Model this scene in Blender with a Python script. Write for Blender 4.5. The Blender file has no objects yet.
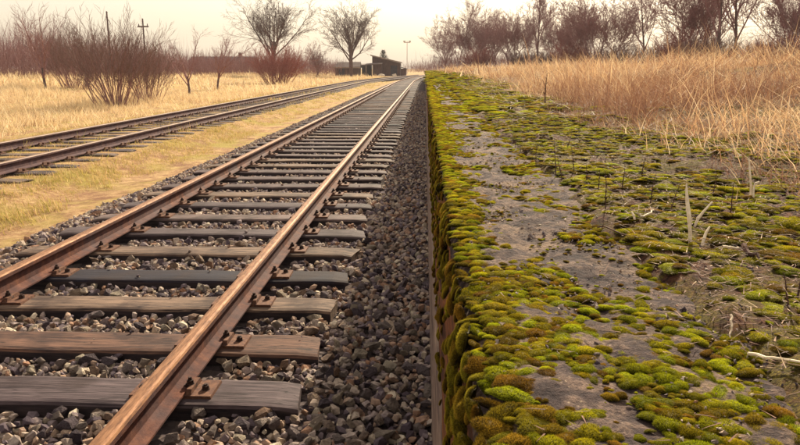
import bpy, bmesh, math, random
import numpy as np
from mathutils import Vector, Matrix, noise

R = math.radians
rng = np.random.default_rng(7)
random.seed(7)
scene = bpy.context.scene
COL = scene.collection

# ------------------------------------------------------------------ camera
CAMZ, PITCH, YAW, FPX = 1.3885, R(12.23), R(1.96), 715.0      # focal length in pixels of an 800 px wide picture
cam_d = bpy.data.cameras.new('camera'); cam = bpy.data.objects.new('camera', cam_d); COL.objects.link(cam)
cam_d.sensor_width = 36.0; cam_d.lens = 36.0 * FPX / 800.0
cam_d.clip_start = 0.02; cam_d.clip_end = 3000
cam.location = (0, 0, CAMZ); cam.rotation_euler = (math.pi/2 - PITCH, 0, YAW)
scene.camera = cam

# ------------------------------------------------------------------ sky, sun, exposure
SUN_EL, SUN_AZ = R(29), R(15)                                  # azimuth clockwise from the track direction (+Y)
world = bpy.data.worlds.new('World'); scene.world = world; world.use_nodes = True
wn, wl = world.node_tree.nodes, world.node_tree.links; wn.clear()
w_out = wn.new('ShaderNodeOutputWorld'); w_bg = wn.new('ShaderNodeBackground')
w_sky = wn.new('ShaderNodeTexSky'); w_sky.sky_type = 'NISHITA'; w_sky.sun_disc = False
w_sky.sun_elevation = SUN_EL; w_sky.sun_rotation = SUN_AZ
w_sky.air_density = 1.0; w_sky.dust_density = 6.0; w_sky.ozone_density = 3.0
w_mix = wn.new('ShaderNodeMix'); w_mix.data_type = 'RGBA'
w_mix.inputs['Factor'].default_value = 0.34
w_mix.inputs['B'].default_value = (20.5, 17.9, 13.6, 1)            # thin warm overcast veil over the blue
wl.new(w_sky.outputs['Color'], w_mix.inputs['A']); wl.new(w_mix.outputs['Result'], w_bg.inputs['Color'])
w_bg.inputs['Strength'].default_value = 0.050
wl.new(w_bg.outputs['Background'], w_out.inputs['Surface'])

sun_d = bpy.data.lights.new('sun', 'SUN'); sun = bpy.data.objects.new('sun', sun_d); COL.objects.link(sun)
sun_d.energy = 5.0; sun_d.angle = R(1.5); sun_d.color = (1.0, 0.86, 0.62)
S = Vector((math.sin(SUN_AZ)*math.cos(SUN_EL), math.cos(SUN_AZ)*math.cos(SUN_EL), math.sin(SUN_EL)))
sun.rotation_euler = S.to_track_quat('Z', 'Y').to_euler(); sun.location = S * 60

scene.view_settings.view_transform = 'Standard'; scene.view_settings.look = 'None'
scene.view_settings.exposure = 1.12; scene.view_settings.gamma = 1.0
scene.view_settings.use_curve_mapping = False
scene.cycles.max_bounces = 6; scene.cycles.diffuse_bounces = 3; scene.cycles.transparent_max_bounces = 6

# ------------------------------------------------------------------ helpers
def px(u, v, z=0.0, dist=None):
    """a pixel of the 800x445 photograph -> the point where its ray meets the level z (or lies dist metres ahead)"""
    a, b = (u - 400)/FPX, (222.5 - v)/FPX
    c, s = math.cos(PITCH), math.sin(PITCH)
    d = Vector((a, c + b*s, -s + b*c))
    cy, sy = math.cos(YAW), math.sin(YAW)
    d = Vector((d.x*cy - d.y*sy, d.x*sy + d.y*cy, d.z))
    t = dist/d.y if dist else (z - CAMZ)/d.z
    return Vector((0, 0, CAMZ)) + d*t

def in_view(P, m=0.9):
    """which points lie inside the view or within m metres beside it"""
    cy, sy = math.cos(YAW), math.sin(YAW)
    x = P[:, 0]*cy + P[:, 1]*sy; y = -P[:, 0]*sy + P[:, 1]*cy
    return (np.abs(x) < y*0.575 + m) & (y > 0.05)

def mesh_np(name, V, F, mat=None, smooth=False, tip=None, mat_idx=None):
    V = np.ascontiguousarray(V, dtype=np.float32); F = np.ascontiguousarray(F, dtype=np.int32)
    me = bpy.data.meshes.new(name); k = F.shape[1]
    me.vertices.add(len(V)); me.vertices.foreach_set('co', V.ravel())
    me.loops.add(F.size); me.loops.foreach_set('vertex_index', F.ravel())
    me.polygons.add(len(F)); me.polygons.foreach_set('loop_start', np.arange(0, F.size, k, dtype=np.int32))
    me.polygons.foreach_set('loop_total', np.full(len(F), k, dtype=np.int32))
    me.polygons.foreach_set('use_smooth', np.full(len(F), smooth, dtype=bool))
    for m in (mat if isinstance(mat, (list, tuple)) else [mat]):
        if m: me.materials.append(m)
    if mat_idx is not None: me.polygons.foreach_set('material_index', np.asarray(mat_idx, dtype=np.int32))
    if tip is not None:
        a = me.attributes.new('tip', 'FLOAT', 'POINT'); a.data.foreach_set('value', np.asarray(tip, dtype=np.float32))
    me.update(calc_edges=True)
    return me

def link(name, me, parent=None, loc=None, rot=None, scale=None, **props):
    o = bpy.data.objects.new(name, me); COL.objects.link(o)
    if parent is not None: o.parent = parent
    if loc is not None: o.location = loc
    if rot is not None: o.rotation_euler = rot
    if scale is not None: o.scale = scale
    for k, v in props.items(): o[k] = v
    return o

def thing(name, label, category, loc=(0, 0, 0), rz=0.0, group=None):
    o = link(name, None, loc=loc, rot=(0, 0, rz), label=label, category=category)
    o.empty_display_size = 0.2
    if group: o['group'] = group
    return o

class Bag:
    """collects vertex and triangle arrays"""
    def __init__(s): s.V, s.F, s.T, s.n = [], [], [], 0
    def add(s, V, F, T=None):
        s.V.append(np.asarray(V, float)); s.F.append(np.asarray(F, int) + s.n)
        s.T.append(np.zeros(len(V)) if T is None else T); s.n += len(V)
    def mesh(s, name, mat, smooth=False):
        return mesh_np(name, np.concatenate(s.V), np.concatenate(s.F), mat, smooth, np.concatenate(s.T))

def boxes(specs):
    """triangles of axis-aligned boxes (cx, cy, cz, sx, sy, sz[, taper])"""
    b = Bag()
    q = np.array([[0,3,2,1],[4,5,6,7],[0,1,5,4],[1,2,6,5],[2,3,7,6],[3,0,4,7]])
    tri = np.concatenate([q[:, [0,1,2]], q[:, [0,2,3]]])
    for sp in specs:
        cx, cy, cz, sx, sy, sz = sp[:6]; t = sp[6] if len(sp) > 6 else 1.0
        c = np.array([[-1,-1,-1],[1,-1,-1],[1,1,-1],[-1,1,-1],[-1,-1,1],[1,-1,1],[1,1,1],[-1,1,1]])*0.5
        c = c*np.array([sx, sy, sz]); c[4:, :2] *= t
        b.add(c + np.array([cx, cy, cz]), tri)
    return b

def prism(cx, cy, z0, z1, r, n, r1=None):
    a = np.arange(n)*2*math.pi/n; r1 = r if r1 is None else r1
    V = np.concatenate([np.c_[cx+r*np.cos(a), cy+r*np.sin(a), np.full(n, z0)], np.c_[cx+r1*np.cos(a), cy+r1*np.sin(a), np.full(n, z1)], [[cx, cy, z1]]])
    F = []
    for i in range(n):
        j = (i+1) % n
        F += [(i, j, n+j), (i, n+j, n+i), (n+i, n+j, 2*n)]
    return V, np.array(F)

def tubes(P0, P1, R0, R1, n):
    """open frusta between pairs of points"""
    P0, P1 = np.asarray(P0, float), np.asarray(P1, float); R0, R1 = np.asarray(R0, float), np.asarray(R1, float)
    D = P1 - P0; D /= np.linalg.norm(D, axis=1)[:, None] + 1e-9
    ref = np.where(np.abs(D[:, 2:3]) < 0.9, [[0, 0, 1.0]], [[1.0, 0, 0]])
    U = np.cross(D, ref); U /= np.linalg.norm(U, axis=1)[:, None] + 1e-9
    W = np.cross(D, U); a = np.arange(n)*2*math.pi/n
    ring = np.cos(a)[None, :, None]*U[:, None, :] + np.sin(a)[None, :, None]*W[:, None, :]
    A = P0[:, None, :] + ring*R0[:, None, None]; B = P1[:, None, :] + ring*R1[:, None, None]
    V = np.concatenate([A, B], axis=1).reshape(-1, 3)
    f = []
    for i in range(n):
        j = (i+1) % n
        f += [(i, j, n+j), (i, n+j, n+i)]
    f = np.array(f); F = (f[None] + (np.arange(len(P0))*2*n)[:, None, None]).reshape(-1, 3)
    return V, F

def blades(B, L, W, head, a0, a1, seg=3, twist=None):
    """grass blades: base points, length, width, heading, starting and added lean"""
    N = len(B); V = np.zeros((N, 2*seg+1, 3)); T = np.zeros((N, 2*seg+1))
    hx, hy = np.cos(head), np.sin(head); tw = head + math.pi/2 if twist is None else twist
    sx, sy = np.cos(tw), np.sin(tw)
    p = B.copy().astype(float)
    for k in range(seg + 1):
        t = k/seg; T[:, 2*k if k < seg else 2*seg] = t
        if k == seg: V[:, 2*seg] = p
        else:
            w = W*(1 - 0.75*t)*0.5
            V[:, 2*k] = p + np.c_[sx*w, sy*w, w*0]; V[:, 2*k+1] = p - np.c_[sx*w, sy*w, w*0]; T[:, 2*k+1] = t
        ang = a0 + a1*(t + 0.5/seg)
        st = L/seg
        p = p + np.c_[hx*np.sin(ang)*st, hy*np.sin(ang)*st, np.cos(ang)*st]
    f = []
    for k in range(seg - 1): f += [(2*k, 2*k+1, 2*k+3), (2*k, 2*k+3, 2*k+2)]
    f += [(2*seg-2, 2*seg-1, 2*seg)]
    f = np.array(f); F = (f[None] + (np.arange(N)*(2*seg+1))[:, None, None]).reshape(-1, 3)
    return V.reshape(-1, 3), F, T.ravel()

def vnoise(x, y, seed=0.0, octaves=3):
    """cheap smooth 2D noise on arrays, about -1..1"""
    x, y = np.asarray(x, float), np.asarray(y, float); tot = np.zeros(np.broadcast(x, y).shape); amp = 1.0; s = 0.0
    for o in range(octaves):
        xi, yi = np.floor(x), np.floor(y); fx, fy = x - xi, y - yi
        fx, fy = fx*fx*(3-2*fx), fy*fy*(3-2*fy)
        def h(a, b):
            v = np.sin(a*127.1 + b*311.7 + seed*17.3 + o*53.7)*43758.5453
            return v - np.floor(v)
        n = (h(xi, yi)*(1-fx) + h(xi+1, yi)*fx)*(1-fy) + (h(xi, yi+1)*(1-fx) + h(xi+1, yi+1)*fx)*fy
        tot += amp*(n*2 - 1); s += amp; amp *= 0.5; x, y = x*2.03, y*2.03
    return tot/s*1.5

def grid_mesh(name, xs, ys, zf, mat, smooth=True):
    X, Y = np.meshgrid(xs, ys); Z = zf(X, Y)
    V = np.c_[X.ravel(), Y.ravel(), Z.ravel()]; nx, ny = len(xs), len(ys)
    i = (np.arange(ny-1)[:, None]*nx + np.arange(nx-1)[None, :]).ravel()
    return mesh_np(name, V, np.c_[i, i+1, i+nx+1, i+nx], mat, smooth)

def spaced(a, b, first, last):
    """a..b with steps growing from first to last"""
    out = [a]; 
    while out[-1] < b:
        t = (out[-1]-a)/(b-a); out.append(out[-1] + first + (last-first)*t)
    return np.array(out)

# ------------------------------------------------------------------ materials
class Mat:
    def __init__(s, name):
        s.m = bpy.data.materials.new(name); s.m.use_nodes = True
        s.n, s.l = s.m.node_tree.nodes, s.m.node_tree.links
        s.p = s.n['Principled BSDF']; s.p.inputs['Specular IOR Level'].default_value = 0.12
        s.tc = s.n.new('ShaderNodeTexCoord')
    def src(s, coord='Object', scale=(1, 1, 1), offset_random=False):
        mp = s.n.new('ShaderNodeMapping'); mp.inputs['Scale'].default_value = scale
        s.l.new(s.tc.outputs[coord], mp.inputs['Vector'])
        if offset_random:
            oi = s.n.new('ShaderNodeObjectInfo'); cb = s.n.new('ShaderNodeMath'); cb.operation = 'MULTIPLY'; cb.inputs[1].default_value = 37.0
            s.l.new(oi.outputs['Random'], cb.inputs[0]); s.l.new(cb.outputs[0], mp.inputs['Location'])
        return mp.outputs['Vector']
    def noise(s, vec, scale, detail=6, rough=0.6, dist=0.0):
        t = s.n.new('ShaderNodeTexNoise'); t.inputs['Scale'].default_value = scale; t.inputs['Detail'].default_value = detail
        t.inputs['Roughness'].default_value = rough; t.inputs['Distortion'].default_value = dist
        s.l.new(vec, t.inputs['Vector']); return t.outputs['Fac']
    def voronoi(s, vec, scale, feature='F1', out='Distance'):
        t = s.n.new('ShaderNodeTexVoronoi'); t.feature = feature; t.inputs['Scale'].default_value = scale
        s.l.new(vec, t.inputs['Vector']); return t.outputs[out]
    def ramp(s, fac, stops):
        r = s.n.new('ShaderNodeValToRGB'); e = r.color_ramp.elements
        while len(e) < len(stops): e.new(0.5)
        for q, (p, c) in zip(e, stops):
            q.position = p; q.color = (c[0], c[1], c[2], 1) if len(c) == 3 else c
        s.l.new(fac, r.inputs['Fac']); return r.outputs['Color']
    def mix(s, fac, a, b, mode='MIX'):
        m = s.n.new('ShaderNodeMix'); m.data_type = 'RGBA'; m.blend_type = mode
        for sock, v in (('Factor', fac), ('A', a), ('B', b)):
            if isinstance(v, (int, float)): m.inputs[sock].default_value = v
            elif isinstance(v, tuple): m.inputs[sock].default_value = (*v, 1)
            else: s.l.new(v, m.inputs[sock])
        return m.outputs['Result']
    def island(s):
        return s.n.new('ShaderNodeNewGeometry').outputs['Random Per Island']
    def obj_random(s): return s.n.new('ShaderNodeObjectInfo').outputs['Random']
    def obj_color(s): return s.n.new('ShaderNodeObjectInfo').outputs['Color']
    def attr(s, name):
        a = s.n.new('ShaderNodeAttribute'); a.attribute_name = name; return a.outputs['Fac']
    def color(s, c):
        if isinstance(c, tuple): s.p.inputs['Base Color'].default_value = (*c, 1)
        else: s.l.new(c, s.p.inputs['Base Color'])
    def rough(s, v):
        if isinstance(v, (int, float)): s.p.inputs['Roughness'].default_value = v
        else: s.l.new(v, s.p.inputs['Roughness'])
    def bump(s, h, strength=0.5, dist=0.01):
        b = s.n.new('ShaderNodeBump'); b.inputs['Strength'].default_value = strength; b.inputs['Distance'].default_value = dist
        s.l.new(h, b.inputs['Height']); s.l.new(b.outputs['Normal'], s.p.inputs['Normal'])
    def translucent(s, col, amount):
        tr = s.n.new('ShaderNodeBsdfTranslucent'); mx = s.n.new('ShaderNodeMixShader'); mx.inputs[0].default_value = amount
        if isinstance(col, tuple): tr.inputs['Color'].default_value = (*col, 1)
        else: s.l.new(col, tr.inputs['Color'])
        s.l.new(s.p.outputs[0], mx.inputs[1]); s.l.new(tr.outputs[0], mx.inputs[2])
        s.l.new(mx.outputs[0], s.n['Material Output'].inputs['Surface'])

def m_stone(name, rnd):
    m = Mat(name); v = m.src('Object', (1, 1, 1), rnd == 'object')
    f = m.island() if rnd == 'island' else m.obj_random()
    base = m.ramp(f, [(0.0, (.05, .036, .052)), (.18, (.19, .145, .165)), (.36, (.34, .265, .25)), (.6, (.52, .415, .33)), (.8, (.37, .19, .11)), (.9, (.56, .44, .33)), (1.0, (.78, .66, .50))])
    n = m.noise(v, 45 if rnd == 'island' else 1.6, 6, .65)
    c = m.mix(m.ramp(n, [(.35, (0, 0, 0)), (.7, (1, 1, 1))]), m.mix(.55, base, (.07, .05, .055), 'MIX'), base)
    m.color(c); m.rough(.85); m.bump(m.mix(.5, m.noise(v, 150 if rnd == 'island' else 6, 5, .7), m.noise(v, 45 if rnd == 'island' else 2, 3)), .9, .012 if rnd == 'island' else .3)
    return m.m
MAT = {}
MAT['stone'] = m_stone('ballast_stone', 'island'); MAT['stone_single'] = m_stone('ballast_stone_single', 'object')

m = Mat('ballast_ground'); v = m.src()
c = m.ramp(m.voronoi(v, 19, 'F1', 'Color'), [(0, (.03, .022, .028)), (.5, (.07, .052, .052)), (1, (.14, .10, .085))])
m.color(c); m.rough(.95); m.bump(m.voronoi(v, 19), .9, .05); MAT['ballast'] = m.m

m = Mat('weathered_sleeper_wood'); v = m.src('Object', (1.2, 14, 14), True)
g = m.noise(v, 3.2, 8, .68, .25); oc = m.obj_color()
c = m.mix(m.ramp(g, [(.33, (0, 0, 0)), (.62, (1, 1, 1))]), m.mix(.82, oc, (.016, .011, .015)), oc)
v2 = m.src('Object', (1, 1, 1), True)
st = m.ramp(m.noise(v2, 3.1, 5, .6), [(.46, (0, 0, 0)), (.62, (1, 1, 1))])
c = m.mix(st, c, m.mix(.72, c, (.03, .018, .018)))
crack = m.ramp(m.noise(m.src('Object', (.55, 16, 16), True), 2.4, 3, .5, .6), [(.475, (0, 0, 0)), (.495, (1, 1, 1)), (.505, (1, 1, 1)), (.525, (0, 0, 0))])
c = m.mix(m.mix(1.0, crack, (.85, .85, .85), 'MULTIPLY'), c, (.012, .008, .01))
m.color(c); m.rough(.8); m.bump(g, .55, .01); MAT['sleeper'] = m.m
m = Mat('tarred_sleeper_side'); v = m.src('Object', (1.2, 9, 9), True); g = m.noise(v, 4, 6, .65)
m.color(m.ramp(g, [(.35, (.014, .011, .015)), (.7, (.05, .034, .034))])); m.rough(.7); m.bump(g, .6, .01); MAT['tar'] = m.m  # side faces near black: their shade painted in over dark tarred timber

m = Mat('rusty_rail_steel'); v = m.src('Object', (1, 1, 1)); n1 = m.noise(v, 14, 7, .65)
c = m.ramp(n1, [(.3, (.036, .016, .018)), (.52, (.10, .038, .027)), (.72, (.19, .075, .042))])
c = m.mix(m.ramp(m.noise(v, 2.2, 4), [(.4, (0, 0, 0)), (.65, (.7, .7, .7))]), c, (.085, .06, .066))
m.color(c); m.rough(.85); m.bump(m.noise(v, 70, 6, .75), .8, .004); MAT['rust'] = m.m
m = Mat('worn_rail_head'); v = m.src('Object', (8, 1.1, 8)); n1 = m.noise(v, 9, 8, .75)
c = m.ramp(n1, [(.32, (.07, .033, .022)), (.5, (.20, .095, .048)), (.72, (.36, .19, .10))])
m.color(c); m.rough(m.ramp(n1, [(.3, (.7, .7, .7)), (.7, (.48, .48, .48))])); m.p.inputs['Metallic'].default_value = .35
m.bump(m.noise(m.src(), 160, 3), .12, .002); MAT['railhead'] = m.m
m = Mat('dull_rail_steel'); v = m.src('Object', (1, 1, 1)); n1 = m.noise(v, 9, 7, .65)
m.color(m.ramp(n1, [(.3, (.04, .022, .03)), (.55, (.085, .045, .048)), (.75, (.14, .075, .062))])); m.rough(.85); m.bump(m.noise(v, 70, 5, .7), .6, .004); MAT['rust_dull'] = m.m
m = Mat('dull_rail_head'); m.color(m.ramp(m.noise(m.src('Object', (8, .35, 8)), 12, 6, .7), [(.3, (.10, .06, .05)), (.7, (.26, .17, .12))])); m.rough(.6); m.p.inputs['Metallic'].default_value = .2; MAT['head_dull'] = m.m
m = Mat('fastening_iron'); v = m.src('Object', (1, 1, 1), True); n1 = m.noise(v, 55, 5, .65)
m.color(m.ramp(n1, [(.3, (.06, .03, .028)), (.55, (.13, .062, .04)), (.75, (.21, .115, .072))])); m.rough(.75); m.p.inputs['Metallic'].default_value = .2
m.bump(n1, .5, .004); MAT['plate'] = m.m
m = Mat('dark_bolt_iron'); m.color(m.ramp(m.noise(m.src('Object', (1,1,1), True), 90, 4), [(.35, (.022, .016, .018)), (.7, (.09, .048, .035))])); m.rough(.6); m.p.inputs['Metallic'].default_value = .4; MAT['bolt'] = m.m

m = Mat('weathered_concrete'); v = m.src(); big = m.noise(v, 5, 6, .65); fine = m.noise(v, 110, 6, .7); mid = m.noise(v, 26, 6, .65, .4)
c = m.ramp(mid, [(.34, (.028, .018, .020)), (.5, (.10, .068, .064)), (.64, (.24, .16, .125))])
c = m.mix(m.ramp(m.noise(v, 8, 7, .7, .5), [(.5, (0, 0, 0)), (.62, (.8, .8, .8))]), c, (.30, .20, .135))
c = m.mix(m.ramp(fine, [(.42, (1, 1, 1)), (.55, (0, 0, 0))]), c, m.mix(.6, c, (.035, .025, .03)))
sp = m.ramp(m.voronoi(v, 130), [(.1, (1, 1, 1)), (.2, (0, 0, 0))])
c = m.mix(m.mix(1.0, sp, m.ramp(mid, [(.5, (0, 0, 0)), (.6, (.8, .8, .8))]), 'MULTIPLY'), c, (.45, .34, .24))
m.color(c); m.rough(.92); m.bump(m.mix(.45, mid, fine), 1.0, .03); MAT['concrete'] = m.m

m = Mat('stained_wall_face'); v = m.src('Object', (9, .7, 3.5)); n1 = m.noise(v, 4, 8, .7, .3)
c = m.ramp(n1, [(.25, (.012, .008, .010)), (.42, (.06, .024, .015)), (.55, (.20, .072, .028)), (.66, (.08, .055, .022)), (.8, (.30, .17, .08))])
m.color(c); m.rough(.9); m.bump(n1, .8, .02); MAT['face'] = m.m
m = Mat('weathered_fender_timber'); v = m.src('Object', (9, .5, 9), True); n1 = m.noise(v, 5, 8, .7, .2)
m.color(m.ramp(n1, [(.28, (.035, .022, .022)), (.45, (.13, .085, .07)), (.6, (.25, .17, .13)), (.78, (.42, .30, .21))])); m.rough(.85); m.bump(n1, .8, .012); MAT['fender'] = m.m

m = Mat('platform_soil'); v = m.src(); a = m.noise(v, 3.2, 6, .65); b = m.noise(v, 75, 8, .75); 
c = m.ramp(b, [(.3, (.022, .012, .012)), (.47, (.075, .030, .022)), (.6, (.19, .08, .045)), (.75, (.36, .20, .10))])
g = m.ramp(m.noise(v, 260, 5, .75), [(.38, (.035, .03, .006)), (.5, (.14, .115, .014)), (.62, (.40, .31, .04))])
c = m.mix(m.ramp(m.mix(.5, a, m.noise(v, 16, 6, .7)), [(.46, (0, 0, 0)), (.56, (.7, .7, .7))]), c, g)
m.color(c); m.rough(.95); m.bump(m.mix(.5, b, m.noise(v, 140, 6, .75)), 1.0, .04); MAT['soil'] = m.m

m = Mat('straw_ground'); v = m.src(); a = m.noise(v, .9, 7, .7); b = m.noise(v, 5, 10, .8)
c = m.ramp(b, [(.28, (.12, .058, .035)), (.45, (.30, .17, .09)), (.6, (.48, .32, .16)), (.75, (.62, .47, .26))])
c = m.mix(m.ramp(a, [(.45, (0, 0, 0)), (.62, (.75, .75, .75))]), c, (.30, .25, .05))
c = m.mix(m.ramp(m.noise(m.src('Object', (1.6, .8, 1)), 1.7, 7, .7), [(.52, (0, 0, 0)), (.64, (.75, .75, .75))]), c, (.20, .095, .06))
m.color(c); m.rough(1.0); m.bump(b, 1.0, .05); MAT['ground'] = m.m

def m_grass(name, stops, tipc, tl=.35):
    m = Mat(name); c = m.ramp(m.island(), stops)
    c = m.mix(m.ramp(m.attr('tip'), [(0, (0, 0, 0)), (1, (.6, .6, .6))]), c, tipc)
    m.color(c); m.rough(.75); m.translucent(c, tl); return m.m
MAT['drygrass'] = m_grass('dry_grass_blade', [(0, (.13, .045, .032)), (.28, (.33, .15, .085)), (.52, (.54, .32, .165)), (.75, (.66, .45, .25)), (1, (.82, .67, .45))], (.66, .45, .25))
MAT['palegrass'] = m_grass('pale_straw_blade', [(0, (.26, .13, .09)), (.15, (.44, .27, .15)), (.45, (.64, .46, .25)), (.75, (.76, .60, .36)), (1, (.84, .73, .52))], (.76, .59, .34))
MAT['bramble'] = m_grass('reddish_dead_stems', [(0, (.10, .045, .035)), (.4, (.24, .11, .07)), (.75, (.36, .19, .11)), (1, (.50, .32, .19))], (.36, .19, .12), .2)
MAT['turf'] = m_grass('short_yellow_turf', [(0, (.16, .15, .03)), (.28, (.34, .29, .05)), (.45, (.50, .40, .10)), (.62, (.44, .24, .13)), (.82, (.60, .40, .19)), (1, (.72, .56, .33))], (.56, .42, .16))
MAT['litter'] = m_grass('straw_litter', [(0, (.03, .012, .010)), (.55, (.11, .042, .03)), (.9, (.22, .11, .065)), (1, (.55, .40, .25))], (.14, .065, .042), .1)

def m_moss(name, lo, mid, hi, rnd, tl=.3):
    m = Mat(name); f = m.obj_random() if rnd == 'object' else m.island()
    n = m.noise(m.src('Object', (1, 1, 1), rnd == 'object'), 40 if rnd == 'object' else 14, 4, .6)
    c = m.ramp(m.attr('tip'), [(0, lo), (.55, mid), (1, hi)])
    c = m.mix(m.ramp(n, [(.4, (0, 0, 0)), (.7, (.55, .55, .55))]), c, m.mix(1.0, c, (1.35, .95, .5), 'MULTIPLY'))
    hsv = m.n.new('ShaderNodeHueSaturation'); m.l.new(c, hsv.inputs['Color'])
    mr = m.n.new('ShaderNodeMapRange'); mr.inputs[3].default_value = .478; mr.inputs[4].default_value = .54; m.l.new(f, mr.inputs[0]); m.l.new(mr.outputs[0], hsv.inputs['Hue'])
    mv = m.n.new('ShaderNodeMapRange'); mv.inputs[3].default_value = .55; mv.inputs[4].default_value = 1.25
    fr = m.n.new('ShaderNodeMath'); fr.operation = 'MULTIPLY'; fr.inputs[1].default_value = 7.31; m.l.new(f, fr.inputs[0])
    fr2 = m.n.new('ShaderNodeMath'); fr2.operation = 'FRACT'; m.l.new(fr.outputs[0], fr2.inputs[0]); m.l.new(fr2.outputs[0], mv.inputs[0])
    m.l.new(mv.outputs[0], hsv.inputs['Value'])
    m.color(hsv.outputs['Color']); m.rough(.8)
    if tl: m.translucent(hsv.outputs['Color'], tl)
    return m.m
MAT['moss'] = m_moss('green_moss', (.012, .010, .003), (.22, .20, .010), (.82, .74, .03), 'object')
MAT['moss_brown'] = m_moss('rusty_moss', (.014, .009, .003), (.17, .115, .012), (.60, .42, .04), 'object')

def m_bark(name, a, b):
    m = Mat(name); n1 = m.noise(m.src('Object', (6, 6, 1.5)), 4, 5, .6)
    m.color(m.ramp(n1, [(.35, a), (.7, b)])); m.rough(.9); return m.m
MAT['bark'] = m_bark('grey_brown_bark', (.075, .048, .05), (.18, .12, .11))
MAT['twig'] = m_bark('purple_brown_twig', (.20, .10, .105), (.35, .205, .195))
MAT['twig_red'] = m_bark('red_twig', (.22, .085, .08), (.36, .15, .125))
MAT['twig_tan'] = m_bark('tan_twig', (.14, .085, .082), (.27, .18, .16))
m = Mat('pale_dead_wood'); m.color(m.ramp(m.noise(m.src('Object', (1, 1, 1)), 60, 5), [(.3, (.55, .42, .29)), (.65, (.82, .70, .54))])); m.rough(.8); MAT['pale'] = m.m
m = Mat('dark_dead_stalk'); m.color(m.ramp(m.noise(m.src('Object', (1, 1, 1)), 60, 5), [(.3, (.035, .018, .018)), (.65, (.12, .065, .05))])); m.rough(.85); MAT['stalk'] = m.m
def m_plain(name, a, b, scale=2.0, rough=.85, stretch=(1, 1, 1)):
    m = Mat(name); n1 = m.noise(m.src('Object', stretch), scale, 6, .65); m.color(m.ramp(n1, [(.35, a), (.68, b)])); m.rough(rough); return m.m
MAT['shed_wall'] = m_plain('shed_wall_boards', (.075, .045, .045), (.13, .08, .07), 3, .9, (4, 4, .4))
MAT['shed_roof'] = m_plain('shed_roofing', (.09, .065, .065), (.16, .115, .10), 1.5)
MAT['shed_dark'] = m_plain('shed_door_paint', (.028, .03, .042), (.06, .06, .075), 3)
MAT['shed_trim'] = m_plain('shed_fascia', (.22, .17, .14), (.34, .27, .22), 3)
MAT['plaster'] = m_plain('grey_plaster', (.19, .15, .15), (.28, .22, .21), 1.2)
MAT['slate'] = m_plain('dark_roof', (.055, .045, .055), (.09, .075, .085), 2)
MAT['glass'] = m_plain('dark_window_glass', (.03, .03, .04), (.05, .05, .06), 2, .25)
MAT['block'] = m_plain('pale_concrete', (.50, .43, .36), (.68, .60, .50), 3)
MAT['mast'] = m_plain('galvanised_mast', (.5, .46, .44), (.62, .58, .54), 4, .6)
MAT['pole'] = m_plain('pole_timber', (.075, .05, .055), (.13, .09, .09), 4)
MAT['needle'] = m_plain('evergreen_needles', (.018, .028, .02), (.04, .055, .03), 6)
MAT['grit'] = m_stone('grit', 'island')

# ------------------------------------------------------------------ the ground
ZP = CAMZ - 0.300                                              # platform top
def bend(y): return 0.0006*np.maximum(0, np.asarray(y, float) - 60)**2
def ss(t): t = np.clip(t, 0, 1); return t*t*(3-2*t)
def cx1(y): return -1.835 + bend(y)
def cx2(y): return cx1(y) - 4.43*(1 - 0.8*ss((np.asarray(y, float) - 60)/90))

def z_ballast(x, y):
    x = x - bend(y)
    z = np.where(x > -0.5, -0.07 - 0.04*ss((x+0.5)/0.5), -0.07)
    z = z - 0.24*ss((-3.15 - x)/1.0)
    return z + 0.012*vnoise(x*3, y*3, 2)
def z_left(x, y):
    xb = x - bend(y)
    z = -0.15 + 0.145*ss((-4.3 - xb)/0.6) - 0.05*ss((-7.8 - xb)/1.2) + 0.10*vnoise(x*.15, y*.15, 5)*ss((-9 - xb)/6) + 0.012*vnoise(x*2, y*2, 9)
    z = z + 0.45*ss((-14 - xb)/10)*ss((y-20)/25)
    return np.where(xb > -3.6, -0.45, z)

xs = np.concatenate([np.linspace(-420, -60, 13), np.linspace(-52, -16, 19), np.linspace(-15, -3.4, 48), [-2, 0, 5, 20, 60, 150, 420]])
ys = np.concatenate([[-60, -20, -5], np.linspace(0, 60, 151), np.linspace(62, 150, 45), np.linspace(170, 620, 16)])
link('ground', grid_mesh('ground', xs, ys, z_left, MAT['ground']), kind='structure')
ybed = np.concatenate([np.linspace(-4, 20, 121), np.linspace(20.5, 150, 200)])
def bed_mesh():
    X, Y = np.meshgrid(np.linspace(-4.35, 0.12, 46), ybed); X = X + bend(Y); Z = z_ballast(X, Y) - 0.012
    V = np.c_[X.ravel(), Y.ravel(), Z.ravel()]; nx, ny = X.shape[1], X.shape[0]
    i = (np.arange(ny-1)[:, None]*nx + np.arange(nx-1)[None, :]).ravel()
    return mesh_np('ballast_bed', V, np.c_[i, i+1, i+nx+1, i+nx], MAT['ballast'], True)
bed = link('ballast_bed', bed_mesh(), kind='structure')

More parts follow.
